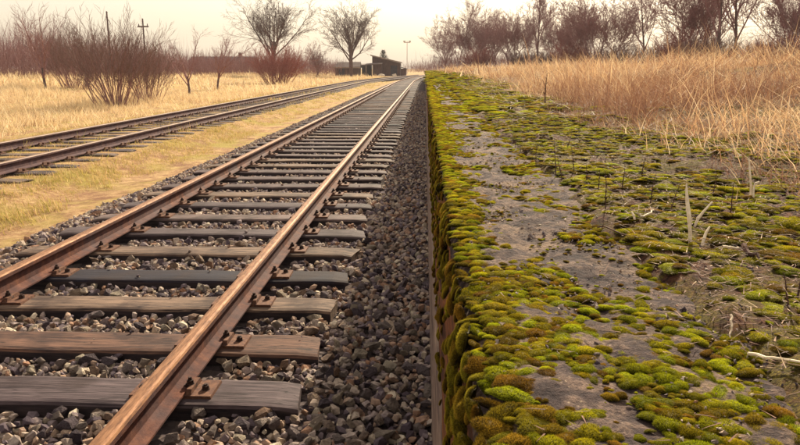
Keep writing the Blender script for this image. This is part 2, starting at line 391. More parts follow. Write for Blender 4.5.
def z_field(x, y):
    xb = x - bend(y)
    edge = 0.335 + 0.022*vnoise(y*2.6, y*0+3.3, 4, 3) + 0.02*vnoise(y*11, y*0, 6, 2)
    z = ZP - 0.035 + 0.047*ss((xb - edge + 0.05)/0.09)
    z = z + 0.011*vnoise(x*9, y*9, 11, 4)*ss((xb-edge)/.1) + .006*vnoise(x*38, y*38, 13, 3)*ss((xb-edge)/.05) + 0.022*vnoise(x*2.2, y*2.2, 12, 3)*ss((xb-.5)/.4)
    z = z + 0.20*ss((xb - 1.1)/2.6) + .13*np.exp(-((xb-4.2)/1.6)**2 - ((y-7.5)/2.6)**2) + 0.10*vnoise(x*.35, y*.35, 15)*ss((xb-1.6)/2)
    return z
def field_mesh(xs, ys):
    X, Y = np.meshgrid(xs, ys); X = X + bend(Y); Z = z_field(X, Y)
    V = np.c_[X.ravel(), Y.ravel(), Z.ravel()]; nx, ny = X.shape[1], X.shape[0]
    i = (np.arange(ny-1)[:, None]*nx + np.arange(nx-1)[None, :]).ravel()
    return V, np.c_[i, i+1, i+nx+1, i+nx]
xs = np.concatenate([np.linspace(.22, 1.3, 84), spaced(1.34, 12, .05, .9), np.linspace(13, 60, 24), [80, 120, 200, 400]])
ys = np.concatenate([[-6, -3, -1], spaced(0.2, 12, .012, .09), np.linspace(12.3, 60, 120), np.linspace(62, 150, 45), [180, 240, 400, 600]])
V, F = field_mesh(xs, ys)
link('field', mesh_np('field', V, F, MAT['soil'], True), kind='structure')

# ------------------------------------------------------------------ platform: coping and lower wall
plat = thing('loading_platform', 'long mossy concrete platform edge with timber boards low on its face, beside the track', 'platform', (0.05, 0, 0))
prof = [(.46, ZP-.004)] + [(x, ZP) for x in np.linspace(.42, .11, 36)] + [(.085, ZP-.003), (.068, ZP-.010), (.055, ZP-.024), (.049, ZP-.042)] + [(.046, z) for z in np.linspace(ZP-.065, .60, 18)] + [(.056, .575), (.085, .565), (.09, .44)]
prof = np.array(prof)
ys = np.concatenate([[-3, -1.5, -.5], spaced(0.1, 8, .012, .07), spaced(8.1, 140, .1, 3)])
PX, YY = np.meshgrid(prof[:, 0], ys); PZ = np.tile(prof[:, 1], (len(ys), 1))
edge_w = np.exp(-((PX-.07)/.03)**2)*ss((PZ-(ZP-.12))/.1)
chip = np.clip(vnoise(YY*3.3, PZ*4+1, 21, 3) - .25, 0, 1)
dz = 0.006*vnoise(PX*14, YY*14, 22, 4) + .003*vnoise(PX*70, YY*70, 25, 3) - .028*chip*edge_w
dx = 0.006*vnoise(YY*5, PZ*7, 23, 2) + .026*chip*edge_w
top = (PX > .1)
V = np.c_[(PX + np.where(top, 0, dx) + bend(YY) - .05).ravel(), YY.ravel(), (PZ + np.where(PZ > .9, dz, 0)).ravel()]
nx, ny = PX.shape[1], PX.shape[0]
i = (np.arange(ny-1)[:, None]*nx + np.arange(nx-1)[None, :]).ravel()
mi = np.where((np.arange(nx-1) >= 40), 1, 0); mi = np.tile(mi, ny-1)
link('coping', mesh_np('coping', V, np.c_[i, i+nx, i+nx+1, i+1], [MAT['concrete'], MAT['face']], True, mat_idx=mi), plat)
# lower face: horizontal boards, butt-jointed along the platform
k = 0
for (z0, z1) in ((-.30, -.02), (-.014, .235), (.241, .505)):
    y0 = -3.0 - .8*k; k += 1
    while y0 < 130:
        y1 = y0 + (3.6 if y0 < 20 else 12)
        yy = np.linspace(y0+.004, y1-.004, 25); pr = [(.085, z0), (.040, z0+.004), (.036, (z0+z1)/2), (.040, z1-.006), (.05, z1), (.088, z1)]
        A = np.array([[(x + bend(y) - .05 + .004*noise.noise((y*2, z*5, k)), y, z + .003*noise.noise((y*3, z, 9))) for x, z in pr] for y in yy]).reshape(-1, 3)
        n = len(pr); j = (np.arange(24)[:, None]*n + np.arange(n-1)[None, :]).ravel()
        o = link('plank', mesh_np('plank', A, np.c_[j, j+1, j+n+1, j+n], MAT['fender'], True), plat)
        y0 = y1

# ------------------------------------------------------------------ tracks
def rail_profile():
    h = [(.0625, 0), (.0625, .009), (.03, .017), (.011, .028), (.008, .06), (.009, .098), (.030, .108), (.0335, .115), (.0335, .136), (.028, .145), (.016, .148)]
    return h + [(-x, z) for x, z in reversed(h)]
RP = np.array(rail_profile()); SEAT = 0.014
def rail_mesh(cxf, off, y0, y1, mats):
    ys = np.concatenate([np.arange(y0, min(60, y1), 1.0), np.arange(60, y1+.1, 1.5)])
    n = len(RP); A = np.zeros((len(ys), n, 3))
    A[:, :, 0] = RP[None, :, 0] + (cxf(ys) + off)[:, None]; A[:, :, 1] = ys[:, None]; A[:, :, 2] = RP[None, :, 1]
    j = []; mi = []
    for a in range(len(ys)-1):
        for b in range(n):
            c = (b+1) % n; j.append((a*n+b, a*n+c, (a+1)*n+c, (a+1)*n+b)); mi.append(1 if 8 <= b <= 12 else 0)
    return mesh_np('rail', A.reshape(-1, 3), np.array(j), mats, False, mat_idx=mi)

def sleeper_mesh(seed):
    r = random.Random(seed); L, W, H = 2.6 + r.uniform(-.05, .05), .25 + r.uniform(-.015, .015), .16
    sec = [(-W/2, -H), (-W/2, -.02), (-W/2+.006, -.006), (-W/2+.03, 0), (-.04, .001), (.04, .001), (W/2-.03, 0), (W/2-.006, -.006), (W/2, -.02), (W/2, -H)]
    n = len(sec); st = np.linspace(-L/2, L/2, 29); V = []; sk0, sk1 = r.uniform(-.05, .05), r.uniform(-.06, .06)
    for a, x in enumerate(st):
        for (y, z) in sec:
            e = min(a, 28-a)
            sx = x + (sk0*y/W if a == 0 else sk1*y/W if a == 28 else 0) + (noise.noise((seed, y*9, z*9))*.012 if e == 0 else 0)
            d = noise.noise((x*2.2, y*6, seed*3.1))*.007
            V.append((sx, y + d + noise.noise((x*9, seed, z*9))*.003, z + (d*.8 if z > -.1 else 0) - (.01 if e == 0 and z > -.1 else 0)))
    V = np.array(V); F = []
    for a in range(28):
        for b in range(n-1): F.append((a*n+b, a*n+b+1, (a+1)*n+b+1, (a+1)*n+b))
    me = bpy.data.meshes.new('sleeper')
    me.from_pydata([tuple(v) for v in V], [], [tuple(reversed(f)) for f in F] + [tuple(range(n)), tuple(reversed(range(28*n, 29*n)))])
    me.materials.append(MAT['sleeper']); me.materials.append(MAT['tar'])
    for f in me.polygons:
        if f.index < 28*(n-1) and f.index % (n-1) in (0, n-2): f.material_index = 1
    me.update(); return me
SLEEPERS = [sleeper_mesh(s) for s in range(8)]
plate_b = boxes([(0, 0, .007, .36, .165, .014, .985), (.079, 0, .024, .026, .15, .022, .8), (-.079, 0, .024, .026, .15, .022, .8)])
PLATE = plate_b.mesh('base_plate', MAT['plate'])
def bolt_mesh(clip):
    b = boxes([(0, 0, .020, .062, .05, .016, .8)]) if clip else Bag()
    z = .028 if clip else 0
    b.add(*prism(0, 0, z, z+.006, .024, 10, .021)); b.add(*prism(0, 0, z+.006, z+.026, .019, 6)); b.add(*prism(0, 0, z+.026, z+.045 if clip else z+.034, .011, 8, .009))
    return b.mesh('bolt', MAT['bolt'])
CLIP, SCREW = bolt_mesh(True), bolt_mesh(False)
far_b = boxes([(0, 0, .007, .36, .165, .014), (.079, 0, .03, .03, .12, .035, .7), (-.079, 0, .03, .03, .12, .035, .7), (.14, 0, .03, .035, .04, .035), (-.14, 0, .03, .035, .04, .035)])
PLATE_FAR = far_b.mesh('base_plate', MAT['plate'])

def build_track(label, cxf, zoff, y0, y1, ylist, cols, near):
    t = thing('railway_track', label, 'railway track', (float(cxf(5.0)), 5.0, zoff), group='railway tracks')
    ox = t.location
    for off in (-.751, .751):
        me = rail_mesh(cxf, off, y0, y1, [MAT['rust'], MAT['railhead']] if near else [MAT['rust_dull'], MAT['head_dull']]); me.transform(Matrix.Translation((-ox.x, -ox.y, 0)))
        link('rail', me, t, loc=(0, 0, SEAT))
    for n, (y, c) in enumerate(zip(ylist, cols)):
        s = link('sleeper', SLEEPERS[(n*5+2) % 8], t, (float(cxf(y)) - ox.x + random.uniform(-.02, .02), y - ox.y, -.001), (0, random.uniform(-.004, .004), random.uniform(-.015, .015)))
        s.color = (*c, 1)
        if sum(c) < .12: s['label'] = 'dark tarred sleeper'
        if y > 45: continue
        for off in (-.751, .751):
            lx = float(cxf(y)) + off - (ox.x + s.location.x)
            if y < near:
                link('base_plate', PLATE, s, (lx, 0, 0))
                for sx in (-1, 1):
                    link('bolt', CLIP, s, (lx + sx*.066, random.uniform(-.015, .015), .014), (0, 0, random.uniform(-.15, .15)), (.85, .85, .72))
                    link('bolt', SCREW, s, (lx + sx*.137, random.uniform(-.03, .03), .013), (random.uniform(-.1, .1), random.uniform(-.1, .1), random.uniform(0, 1)), (.85, .85, .8))
            else: link('base_plate', PLATE_FAR, s, (lx, 0, 0))
    return t
TAN, GREY, BROWN, DARK = (.22, .145, .105), (.11, .08, .086), (.16, .085, .06), (.022, .02, .032)
ymain = [1.0, 1.65, 2.28, 2.895, 3.463, 4.084, 4.672, 5.35, 6.003, 6.635]
cmain = [GREY, TAN, GREY, GREY, BROWN, TAN, DARK, TAN, GREY, (.20, .14, .13)]
while ymain[-1] < 128:
    ymain.append(ymain[-1] + .63 + random.uniform(-.025, .025))
    cmain.append(random.choice([TAN, GREY, BROWN, GREY, (.14, .095, .095), DARK if ymain[-1] < 25 else GREY]))
build_track('railway track with orange worn rails on grey ballast, running alongside the mossy platform', cx1, 0.0, -4, 132, ymain, cmain, 12)
y2 = [4.0]; c2 = [GREY]
while y2[-1] < 125:
    y2.append(y2[-1] + .66 + random.uniform(-.04, .04)); c2.append(random.choice([GREY, (.14, .095, .085), (.2, .14, .11)]))
build_track('dark rusty railway track half sunk in straw and grass, away from the platform', cx2, 0.02, -2, 130, y2, c2, 0)

# ------------------------------------------------------------------ ballast stones
def stone_variant(seed, npts, flat=.62):
    r = np.random.default_rng(seed); P = r.normal(size=(npts, 3)); P /= np.linalg.norm(P, axis=1)[:, None]
    P *= (1 - .38*r.random((npts, 1))); P *= np.array([1.0, r.uniform(.62, .9), r.uniform(flat-.14, flat+.14)])
    bm = bmesh.new(); [bm.verts.new(p) for p in P]; bmesh.ops.convex_hull(bm, input=bm.verts)
    bmesh.ops.delete(bm, geom=[v for v in bm.verts if not v.link_faces], context='VERTS')
    bmesh.ops.triangulate(bm, faces=bm.faces); bmesh.ops.recalc_face_normals(bm, faces=bm.faces)
    bm.verts.index_update(); V = np.array([v.co[:] for v in bm.verts]); F = np.array([[v.index for v in f.verts] for f in bm.faces]); bm.free()
    return V, F
ST_HI = [stone_variant(100+s, 17) for s in range(20)]; ST_MID = [stone_variant(200+s, 10) for s in range(14)]; ST_LO = [stone_variant(300+s, 7) for s in range(10)]
def rot_mats(n, tilt):
    a = rng.uniform(0, 2*math.pi, n); b = rng.normal(0, tilt, n); c = rng.normal(0, tilt, n)
    ca, sa, cb, sb, cc, sc = np.cos(a), np.sin(a), np.cos(b), np.sin(b), np.cos(c), np.sin(c); z, o = np.zeros(n), np.ones(n)
    Rz = np.stack([ca, -sa, z, sa, ca, z, z, z, o], -1).reshape(n, 3, 3); Rx = np.stack([o, z, z, z, cb, -sb, z, sb, cb], -1).reshape(n, 3, 3)
    Ry = np.stack([cc, z, sc, z, o, z, -sc, z, cc], -1).reshape(n, 3, 3)
    return Rz @ Rx @ Ry
def joined(variants, P, size, rots, bag):
    idx = rng.integers(0, len(variants), len(P))
    for k, var in enumerate(variants):
        s = np.where(idx == k)[0]
        if not len(s): continue
        V, F = var[0], var[1]
        A = np.einsum('nij,vj->nvi', rots[s], V)*size[s][:, None, None] + P[s][:, None, :]
        FF = (F[None] + (np.arange(len(s))*len(V))[:, None, None]).reshape(-1, 3)
        T = np.tile(var[2], len(s)) if len(var) > 2 else None
        bag.add(A.reshape(-1, 3), FF, T)
def scatter(x0, x1, y0, y1, step):
    gx = np.arange(x0, x1, step); gy = np.arange(y0, y1, step); X, Y = np.meshgrid(gx, gy)
    X = X + rng.uniform(-.5, .5, X.shape)*step; Y = Y + rng.uniform(-.5, .5, Y.shape)*step
    return np.c_[X.ravel(), Y.ravel()]
ymain_a = np.array(ymain)
def ballast_pts(y0, y1, step, layer):
    P = scatter(-4.35, .04, y0, y1, step); P[:, 0] += bend(P[:, 1])
    P = P[in_view(np.c_[P, P[:, 0]*0], 1.0)]
    d = np.abs(P[:, 1][:, None] - ymain_a[None]).min(1); xb = P[:, 0] - cx1(P[:, 1])
    on_sl = (np.abs(xb) < 1.33) & (d < .145)
    on_rail = (np.abs(np.abs(xb) - .751) < .09)
    left_edge = (P[:, 0] - bend(P[:, 1])) < -4.08 + .16*vnoise(P[:, 1]*1.5, P[:, 1]*0, 31)
    P = P[~on_sl & ~on_rail & ~left_edge]
    z = z_ballast(P[:, 0], P[:, 1]) + layer + rng.normal(0, .007, len(P))
    return np.c_[P, z]
bag = Bag(); singles = []
A = ballast_pts(2.0, 8.0, .039, .010); sz = np.clip(rng.lognormal(math.log(.0265), .32, len(A)), .012, .05)
A2 = ballast_pts(2.0, 8.0, .075, .030); s2 = np.clip(rng.lognormal(math.log(.0325), .32, len(A2)), .015, .06)
# the stones that show largest become separate parts of the bed
vis = in_view(A2, -.05) & (A2[:, 1] > 2.5); score = np.where(vis, s2/np.hypot(A2[:, 1], 1.4), 0); order = np.argsort(-score)[:300]
keep = np.ones(len(A2), bool); keep[order] = False
rt2 = rot_mats(len(A2), .45)
joined(ST_HI, A, sz, rot_mats(len(A), .45), bag); joined(ST_HI, A2[keep], s2[keep], rt2[keep], bag)
SME = [mesh_np('stone', v, f, MAT['stone_single']) for v, f in ST_HI]
for n, k in enumerate(order):
    o = link('stone', SME[n % len(SME)], bed); o.matrix_world = Matrix.Translation(A2[k]) @ Matrix(rt2[k].tolist()).to_4x4() @ Matrix.Scale(s2[k], 4)
A = ballast_pts(8.0, 19.0, .048, .016); joined(ST_MID, A, np.clip(rng.lognormal(math.log(.034), .25, len(A)), .018, .055), rot_mats(len(A), .45), bag)
A = ballast_pts(19.0, 46.0, .075, .014); joined(ST_LO, A, np.clip(rng.lognormal(math.log(.045), .22, len(A)), .02, .065), rot_mats(len(A), .4), bag)
N = 46; yi = rng.integers(3, 16, N); xo = rng.uniform(-1.25, 1.25, N); k = np.abs(np.abs(xo) - .751) > .22; yi, xo = yi[k], xo[k]
A = np.c_[cx1(ymain_a[yi]) + xo, ymain_a[yi] + rng.uniform(-.1, .1, len(yi)), np.full(len(yi), .009)]; joined(ST_HI, A, rng.uniform(.008, .022, len(A)), rot_mats(len(A), .3), bag)
link('gravel', bag.mesh('gravel', MAT['stone']), bed, kind='stuff')

# ------------------------------------------------------------------ moss
def cushion(seed, n_sp, rings, segs, w, l, hgt=.55, dome=.05):
    r = np.random.default_rng(seed); ph = r.uniform(0, 6.28, 3)
    def out(a): return 1 + .20*np.sin(2*a+ph[0]) + .16*np.sin(3*a+ph[1]) + .10*np.sin(5*a+ph[2])
    V = [(0, 0, hgt)]; 
    for i in range(1, rings+1):
        t = i/rings*math.pi/2
        for j in range(segs):
            a = j*2*math.pi/segs; q = out(a)*math.sin(t); V.append((q*math.cos(a), q*math.sin(a), hgt*math.cos(t)*(1+.08*math.sin(3*a+ph[0])) - (.12 if i == rings else 0)))
    F = [(0, 1+j, 1+(j+1) % segs) for j in range(segs)]
    for i in range(rings-1):
        for j in range(segs):
            a, b = 1+i*segs+j, 1+i*segs+(j+1) % segs; F += [(a, a+segs, b+segs), (a, b+segs, b)]
    V = np.array(V); F = np.array(F)
    a = r.uniform(0, 2*math.pi, n_sp); ct = r.uniform(0.02, 1, n_sp); st = np.sqrt(1-ct**2); q = out(a)*st
    P = np.c_[q*np.cos(a), q*np.sin(a), hgt*ct]
    N = np.c_[st*np.cos(a), st*np.sin(a), ct*1.2]; N /= np.linalg.norm(N, axis=1)[:, None]
    D = N + r.normal(0, .5, N.shape) + np.array([0, 0, .25]) ; D /= np.linalg.norm(D, axis=1)[:, None]
    U = np.cross(D, r.normal(size=D.shape)); U /= np.linalg.norm(U, axis=1)[:, None]
    ll = l*r.uniform(.5, 1.25, n_sp)[:, None]
    S = np.stack([P - D*ll*.25 + U*w, P - D*ll*.25 - U*w, P + D*ll], 1).reshape(-1, 3)
    SF = np.arange(3*n_sp).reshape(-1, 3) + len(V)
    return np.concatenate([V*.96, S]), np.concatenate([F, SF]), np.concatenate([dome + .40*np.clip(V[:, 2]/hgt, 0, 1)**2, (np.array([.1, .1, .45])[None] + np.array([.1, .1, .55])[None]*ct[:, None]**.55).ravel()])  # old growth darker low down, plus cushion shade and bright tops painted in
CU_HI = [cushion(500+s, 2300, 5, 14, .019, .22) for s in range(10)]
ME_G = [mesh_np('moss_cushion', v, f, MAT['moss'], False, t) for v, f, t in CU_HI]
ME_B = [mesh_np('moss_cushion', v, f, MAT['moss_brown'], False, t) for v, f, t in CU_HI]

def coping_z(x, y): return np.full(len(x), ZP)
# candidate cushions on the coping
cand = []
tries = 80000
X = rng.uniform(.06, .37, tries); Y = rng.uniform(.35, 1, tries)**1.0
Y = .4 + 8.6*rng.random(tries)**1.35
dens = .24 + .70*vnoise(X*11, Y*8, 41, 3) + .60*np.exp(-((X-.065)/.05)**2) - .26*np.exp(-((X-.22)/.07)**2)*ss((Y-.75)/.3) + .26*(1-ss((Y-.75)/.3))
sizes = np.clip(rng.lognormal(math.log(.0056), .36, tries), .0020, .0100)*np.where(X < .11, 1.2, 1.0)*(1 + .12*np.maximum(0, Y-1.0))
order = np.argsort(-sizes*(1+.3*rng.random(tries))); cells = {}
for k in order:
    if rng.random() > np.clip(dens[k], 0, 1): continue
    x, y, s = X[k], Y[k], sizes[k]; ok = True; gi, gj = int(x/.045), int(y/.045)
    for a in (-1, 0, 1):
        for b in (-1, 0, 1):
            for (x2, y2_, s2_) in cells.get((gi+a, gj+b), ()):
                if (x-x2)**2 + (y-y2_)**2 < (.74*(s+s2_))**2: ok = False
    if ok: cells.setdefault((gi, gj), []).append((x, y, s)); cand.append((x, y, s))
cand = np.array(cand)
sc_ = np.where(in_view(np.c_[cand, ], .0) & (cand[:, 1] > .5), cand[:, 2]/np.hypot(cand[:, 1], .3), 0); order = np.argsort(-sc_)
NB = 0
for n, k in enumerate(order[:290]):
    x, y, s = cand[k]; brown = (x < .12 and rng.random() < .38) or rng.random() < .05
    mes = ME_B if brown else ME_G
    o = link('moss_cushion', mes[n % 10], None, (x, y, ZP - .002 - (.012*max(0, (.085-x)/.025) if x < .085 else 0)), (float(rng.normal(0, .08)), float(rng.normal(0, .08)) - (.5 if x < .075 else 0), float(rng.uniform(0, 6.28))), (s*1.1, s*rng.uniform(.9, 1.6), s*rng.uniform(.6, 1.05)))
    o['category'] = 'moss'
    if brown: o['label'] = 'rusty brown moss cushion on the concrete coping of the platform'; o['group'] = 'rusty brown moss cushions on the coping'
    else: o['label'] = 'green moss cushion on the concrete coping of the platform'; o['group'] = 'green moss cushions on the coping'
rest = cand[order[290:]]
def moss_group(name, meshes_used):
    c = bpy.data.collections.new(name); seen = set()
    for o in COL.objects:
        if o.data and o.data in meshes_used and o.data.name not in seen: seen.add(o.data.name); c.objects.link(o)
    return c
KIND_MIXED = moss_group('mixed moss kinds', set(ME_G + ME_B[:4]))
KIND_ALL, KIND_BROWN = moss_group('moss kinds', set(ME_G + ME_B)), moss_group('brown moss kinds', set(ME_B))
def moss_points(P, rot, scl, kinds):
    """one moss object: a point for each tuft, the tuft itself set there by geometry nodes"""
    n = len(P); me = bpy.data.meshes.new('moss'); me.vertices.add(n); me.vertices.foreach_set('co', np.ascontiguousarray(P, dtype=np.float32).ravel())
    for nm, dat in (('rot', rot), ('scl', scl)):
        a = me.attributes.new(nm, 'FLOAT_VECTOR', 'POINT'); a.data.foreach_set('vector', np.ascontiguousarray(dat, dtype=np.float32).ravel())
    a = me.attributes.new('pick', 'INT', 'POINT'); a.data.foreach_set('value', rng.integers(0, len(kinds.objects), n).astype(np.int32))
    ng = bpy.data.node_groups.new('moss_tufts', 'GeometryNodeTree'); N_, L_ = ng.nodes, ng.links
    ng.interface.new_socket('Geometry', in_out='INPUT', socket_type='NodeSocketGeometry'); ng.interface.new_socket('Geometry', in_out='OUTPUT', socket_type='NodeSocketGeometry')
    gi, go = N_.new('NodeGroupInput'), N_.new('NodeGroupOutput'); ip = N_.new('GeometryNodeInstanceOnPoints'); ci = N_.new('GeometryNodeCollectionInfo')
    ci.inputs['Collection'].default_value = kinds; ci.inputs['Separate Children'].default_value = True; ci.inputs['Reset Children'].default_value = True
    ip.inputs['Pick Instance'].default_value = True
    def named(nm, ty):
        q = N_.new('GeometryNodeInputNamedAttribute'); q.data_type = ty; q.inputs['Name'].default_value = nm; return q.outputs['Attribute']
    er = N_.new('FunctionNodeEulerToRotation'); L_.new(named('rot', 'FLOAT_VECTOR'), er.inputs[0])
    L_.new(gi.outputs[0], ip.inputs['Points']); L_.new(ci.outputs[0], ip.inputs['Instance']); L_.new(named('pick', 'INT'), ip.inputs['Instance Index'])
    L_.new(er.outputs[0], ip.inputs['Rotation']); L_.new(named('scl', 'FLOAT_VECTOR'), ip.inputs['Scale']); L_.new(ip.outputs[0], go.inputs[0])
    o = link('moss', me, kind='stuff'); md = o.modifiers.new('tufts', 'NODES'); md.node_group = ng; return o
bag = Bag(); PT, RO, SC = [], [], []
def put(P, size, flat, tilt=.1):
    n = len(P); PT.append(P); RO.append(np.c_[rng.normal(0, tilt, n), rng.normal(0, tilt, n), rng.uniform(0, 6.28, n)])
    SC.append(np.c_[size*rng.uniform(.9, 1.2, n), size*rng.uniform(.9, 1.5, n), size*flat*rng.uniform(.7, 1.3, n)])
P = np.c_[rest[:, 0], rest[:, 1], np.full(len(rest), ZP-.002)]
nearm = P[:, 1] < 4
put(P[nearm], rest[nearm, 2], .85); put(P[~nearm], rest[~nearm, 2]*1.2, .8)
x = rng.uniform(.08, .38, 5000); y = .45 + 5*rng.random(5000)**1.4; k = rng.random(5000) < np.clip(.35 + .8*vnoise(x*9, y*6, 43), 0, 1); P = np.c_[x[k], y[k], np.full(k.sum(), ZP-.001)]; put(P, np.clip(rng.lognormal(math.log(.0026), .4, len(P)), .0012, .006), 1.0)
# far coping and the mossy strip behind it
def strip(n, y0, y1, x0, x1, power):
    y = y0 + (y1-y0)*rng.random(n)**power; x = x0 + (x1-x0)*rng.random(n)
    d = .70 + 1.0*vnoise(x*4.2, y*4.2, 47, 3) + .25*np.exp(-((x-.45)/.2)**2) - .5*ss((x-.95)/.4)
    k = (rng.random(n) < np.clip(d, 0, 1)); x, y = x[k], y[k]
    P = np.c_[x + bend(y), y, z_field(x + bend(y), y) + .001]; return P[in_view(P, .3)]
moss_points(np.concatenate(PT), np.concatenate(RO), np.concatenate(SC), KIND_ALL); PT, RO, SC = [], [], []
P = strip(11000, .5, 4.5, .36, 1.4, 1.25); put(P, np.clip(rng.lognormal(math.log(.0095), .42, len(P)), .003, .018), .55, .06)
P = strip(11000, 4.5, 14, .36, 1.5, 1.4); put(P, np.clip(rng.lognormal(math.log(.019), .45, len(P)), .007, .045), .5, .05)
P = strip(3200, 14, 70, .05, 1.7, 1.2); P[:, 2] = np.maximum(P[:, 2], ZP); put(P, np.clip(rng.lognormal(math.log(.055), .4, len(P)), .03, .12), .4)
y = 8 + 30*rng.random(1500)**1.2; P = np.c_[np.where(rng.random(1500) < .6, rng.uniform(.05, .13, 1500), rng.uniform(.06, .36, 1500)), y, np.full(1500, ZP)]; put(P, rng.uniform(.010, .028, 1500), .7)
moss_points(np.concatenate(PT), np.concatenate(RO), np.concatenate(SC), KIND_MIXED)
# moss hanging on the upper face
bag = Bag()
N = 1900; y = .45 + 7.5*rng.random(N)**1.6; z = ZP - .015 - .50*rng.random(N)**1.35
k = rng.random(N) < np.clip(.75 + .7*vnoise(y*4, z*3, 51), .1, 1)*np.clip(1.15 - (ZP - z)/.62, 0, 1); y, z = y[k], z[k]; N = len(y)
P = np.c_[np.full(N, .045) + .01*np.clip((z-(ZP-.04))/.04, 0, 1), y, z]
size = np.clip(rng.lognormal(math.log(.0085), .4, N), .003, .016)
moss_points(P, np.c_[rng.normal(0, .2, N), np.full(N, R(-78)) + rng.normal(0, .2, N), rng.normal(0, .25, N)], np.c_[size*1.1, size, size*1.0], KIND_BROWN)

# grit and straw lying on the coping and the strip
bag = Bag(); N = 8000
y = .45 + 6*rng.random(N)**1.5; x = rng.uniform(.08, .38, N); k = vnoise(x*8, y*6, 61) > -.1; x, y = x[k], y[k]
P = np.c_[x, y, np.full(len(x), ZP+.001)]; joined(ST_LO, P, np.clip(rng.lognormal(math.log(.0022), .5, len(P)), .001, .008), rot_mats(len(P), .5), bag)
x = rng.uniform(.34, 1.25, 6000); y = .5 + 4*rng.random(6000)**1.4; P = np.c_[x, y, z_field(x, y) + .001]; joined(ST_LO, P, np.clip(rng.lognormal(math.log(.0024), .45, len(P)), .001, .009), rot_mats(len(P), .5), bag)
link('grit', bag.mesh('grit', MAT['grit']), kind='stuff')
bag = Bag()
def lying(n, x0, x1, y0, y1, power, L, W, zf, lift=.006):
    y = y0 + (y1-y0)*rng.random(n)**power; x = rng.uniform(x0, x1, n); B = np.c_[x, y, zf(x, y) + rng.uniform(0, lift, n)]
    bag.add(*blades(B, L*rng.uniform(.4, 1.3, n), np.full(n, W), rng.uniform(0, 6.28, n), rng.normal(1.5, .10, n), rng.normal(.1, .12, n), 2))
lying(260, .10, .36, .5, 4, 1.3, .022, .0016, lambda x, y: x*0 + ZP + .002)
lying(11000, .34, 1.3, .5, 4.5, 1.3, .030, .0012, z_field, .02)
lying(2500, .9, 1.7, .8, 6, 1.1, .10, .0028, z_field, .03)
lying(5000, .5, 1.9, 4, 16, 1.1, .12, .005, z_field, .03)
lying(7000, .35, 1.1, .5, 3.2, 1.4, .014, .0022, z_field, .01)
link('straw_litter', bag.mesh('straw_litter', MAT['litter']), kind='stuff')

# ------------------------------------------------------------------ dry grass and brambles on the platform field
bag = Bag()
def tufts(n_t, x0, x1, y0, y1, per, L, W, spread, seg, power=1.0, zf=z_field, edge=None, seed=70, lean=.35, curl=.7, lean0=.12):
    y = y0 + (y1-y0)*rng.random(n_t)**power; x = x0 + (x1-x0)*rng.random(n_t)
    xx = x + bend(y)
    k = in_view(np.c_[xx, y, y], .8)
    if edge is not None: k &= edge(x, y)
    x, y, xx = x[k], y[k], xx[k]; n = len(x)
    hd = 2.6 + 2.6*vnoise(xx*.8, y*.8, seed) + rng.normal(0, .5, n); hh = L*(.8 + .75*vnoise(xx*.7, y*.7, seed+1))*rng.uniform(.7, 1.25, n)
    m_ = per; I = np.repeat(np.arange(n), m_); N = n*m_
    bx = xx[I] + rng.normal(0, spread, N); by = y[I] + rng.normal(0, spread, N)
    B = np.c_[bx, by, zf(bx, by) - .01]
    bag.add(*blades(B, np.maximum(hh[I], .04)*rng.uniform(.45, 1.15, N), W*rng.uniform(.6, 1.3, N), hd[I] + rng.normal(0, .9, N), np.abs(rng.normal(lean0, lean, N)), np.abs(rng.normal(curl, .5, N)), seg, rng.uniform(0, 6.28, N)))
g_edge = lambda x, y: x > 1.26 + .40*vnoise(y*.9, y*0, 71) + .45*vnoise(x*.9, y*.6, 79)
tufts(1400, 1.2, 6.5, 1.6, 9, 28, .34, .0033, .08, 4, 1.0, edge=g_edge, lean=.7, curl=1.3, lean0=.6)
tufts(1500, 1.25, 14, 6, 22, 24, .42, .009, .14, 4, 1.2, edge=g_edge, lean=.7, curl=1.2, lean0=.55)
tufts(1500, 1.3, 34, 20, 75, 14, .55, .03, .30, 3, 1.2, edge=g_edge, lean=.7, curl=1.0, lean0=.4)
tufts(900, .85, 2.2, 1.2, 12, 14, .14, .003, .06, 3, 1.1, edge=lambda x, y: x > .98 + .3*vnoise(y*1.3, x*2, 72), lean=.8, lean0=.5)
N = 16000; x = 1.25 + 7*rng.random(N)**1.3; y = rng.uniform(1.8, 13, N); k = in_view(np.c_[x, y, y], .5) & (vnoise(x*.9, y*.6, 79) > -.5) & (x > 1.35 + .25*vnoise(y*.9, y*0, 71)); x, y = x[k], y[k]; N = len(x)
B = np.c_[x, y, z_field(x, y) + rng.uniform(0, .20, N)*ss((x-1.2)/.6)]
bag.add(*blades(B, rng.uniform(.12, .40, N), .0026*rng.uniform(.6, 1.3, N)*(1+.08*y), rng.uniform(0, 6.28, N), rng.normal(1.15, .4, N), rng.normal(.3, .6, N), 4, rng.uniform(0, 6.28, N)))
# long seed stalks leaning over
N = 110; x = rng.uniform(2.2, 7, N); y = rng.uniform(4, 10, N); B = np.c_[x, y, z_field(x, y)]
bag.add(*blades(B, rng.uniform(.45, .75, N), np.full(N, .0038), rng.normal(2.9, .5, N), rng.uniform(.1, .5, N), rng.uniform(.2, .7, N), 5))
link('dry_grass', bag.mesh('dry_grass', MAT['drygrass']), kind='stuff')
bag = Bag()
def stems(n, x0, x1, y0, y1, L, W, seed=80):
    y = rng.uniform(y0, y1, n); x = x0 + (x1-x0)*rng.random(n); k = (vnoise(x*1.1, y*.8, seed) > -.15) & in_view(np.c_[x, y, y], .6); x, y = x[k], y[k]; n = len(x)
    B = np.c_[x, y, z_field(x, y) - .01]
    bag.add(*blades(B, L*rng.uniform(.4, 1.3, n), W*rng.uniform(.6, 1.3, n), rng.uniform(0, 6.28, n), np.abs(rng.normal(.5, .4, n)), rng.normal(.7, .6, n), 4, rng.uniform(0, 6.28, n)))
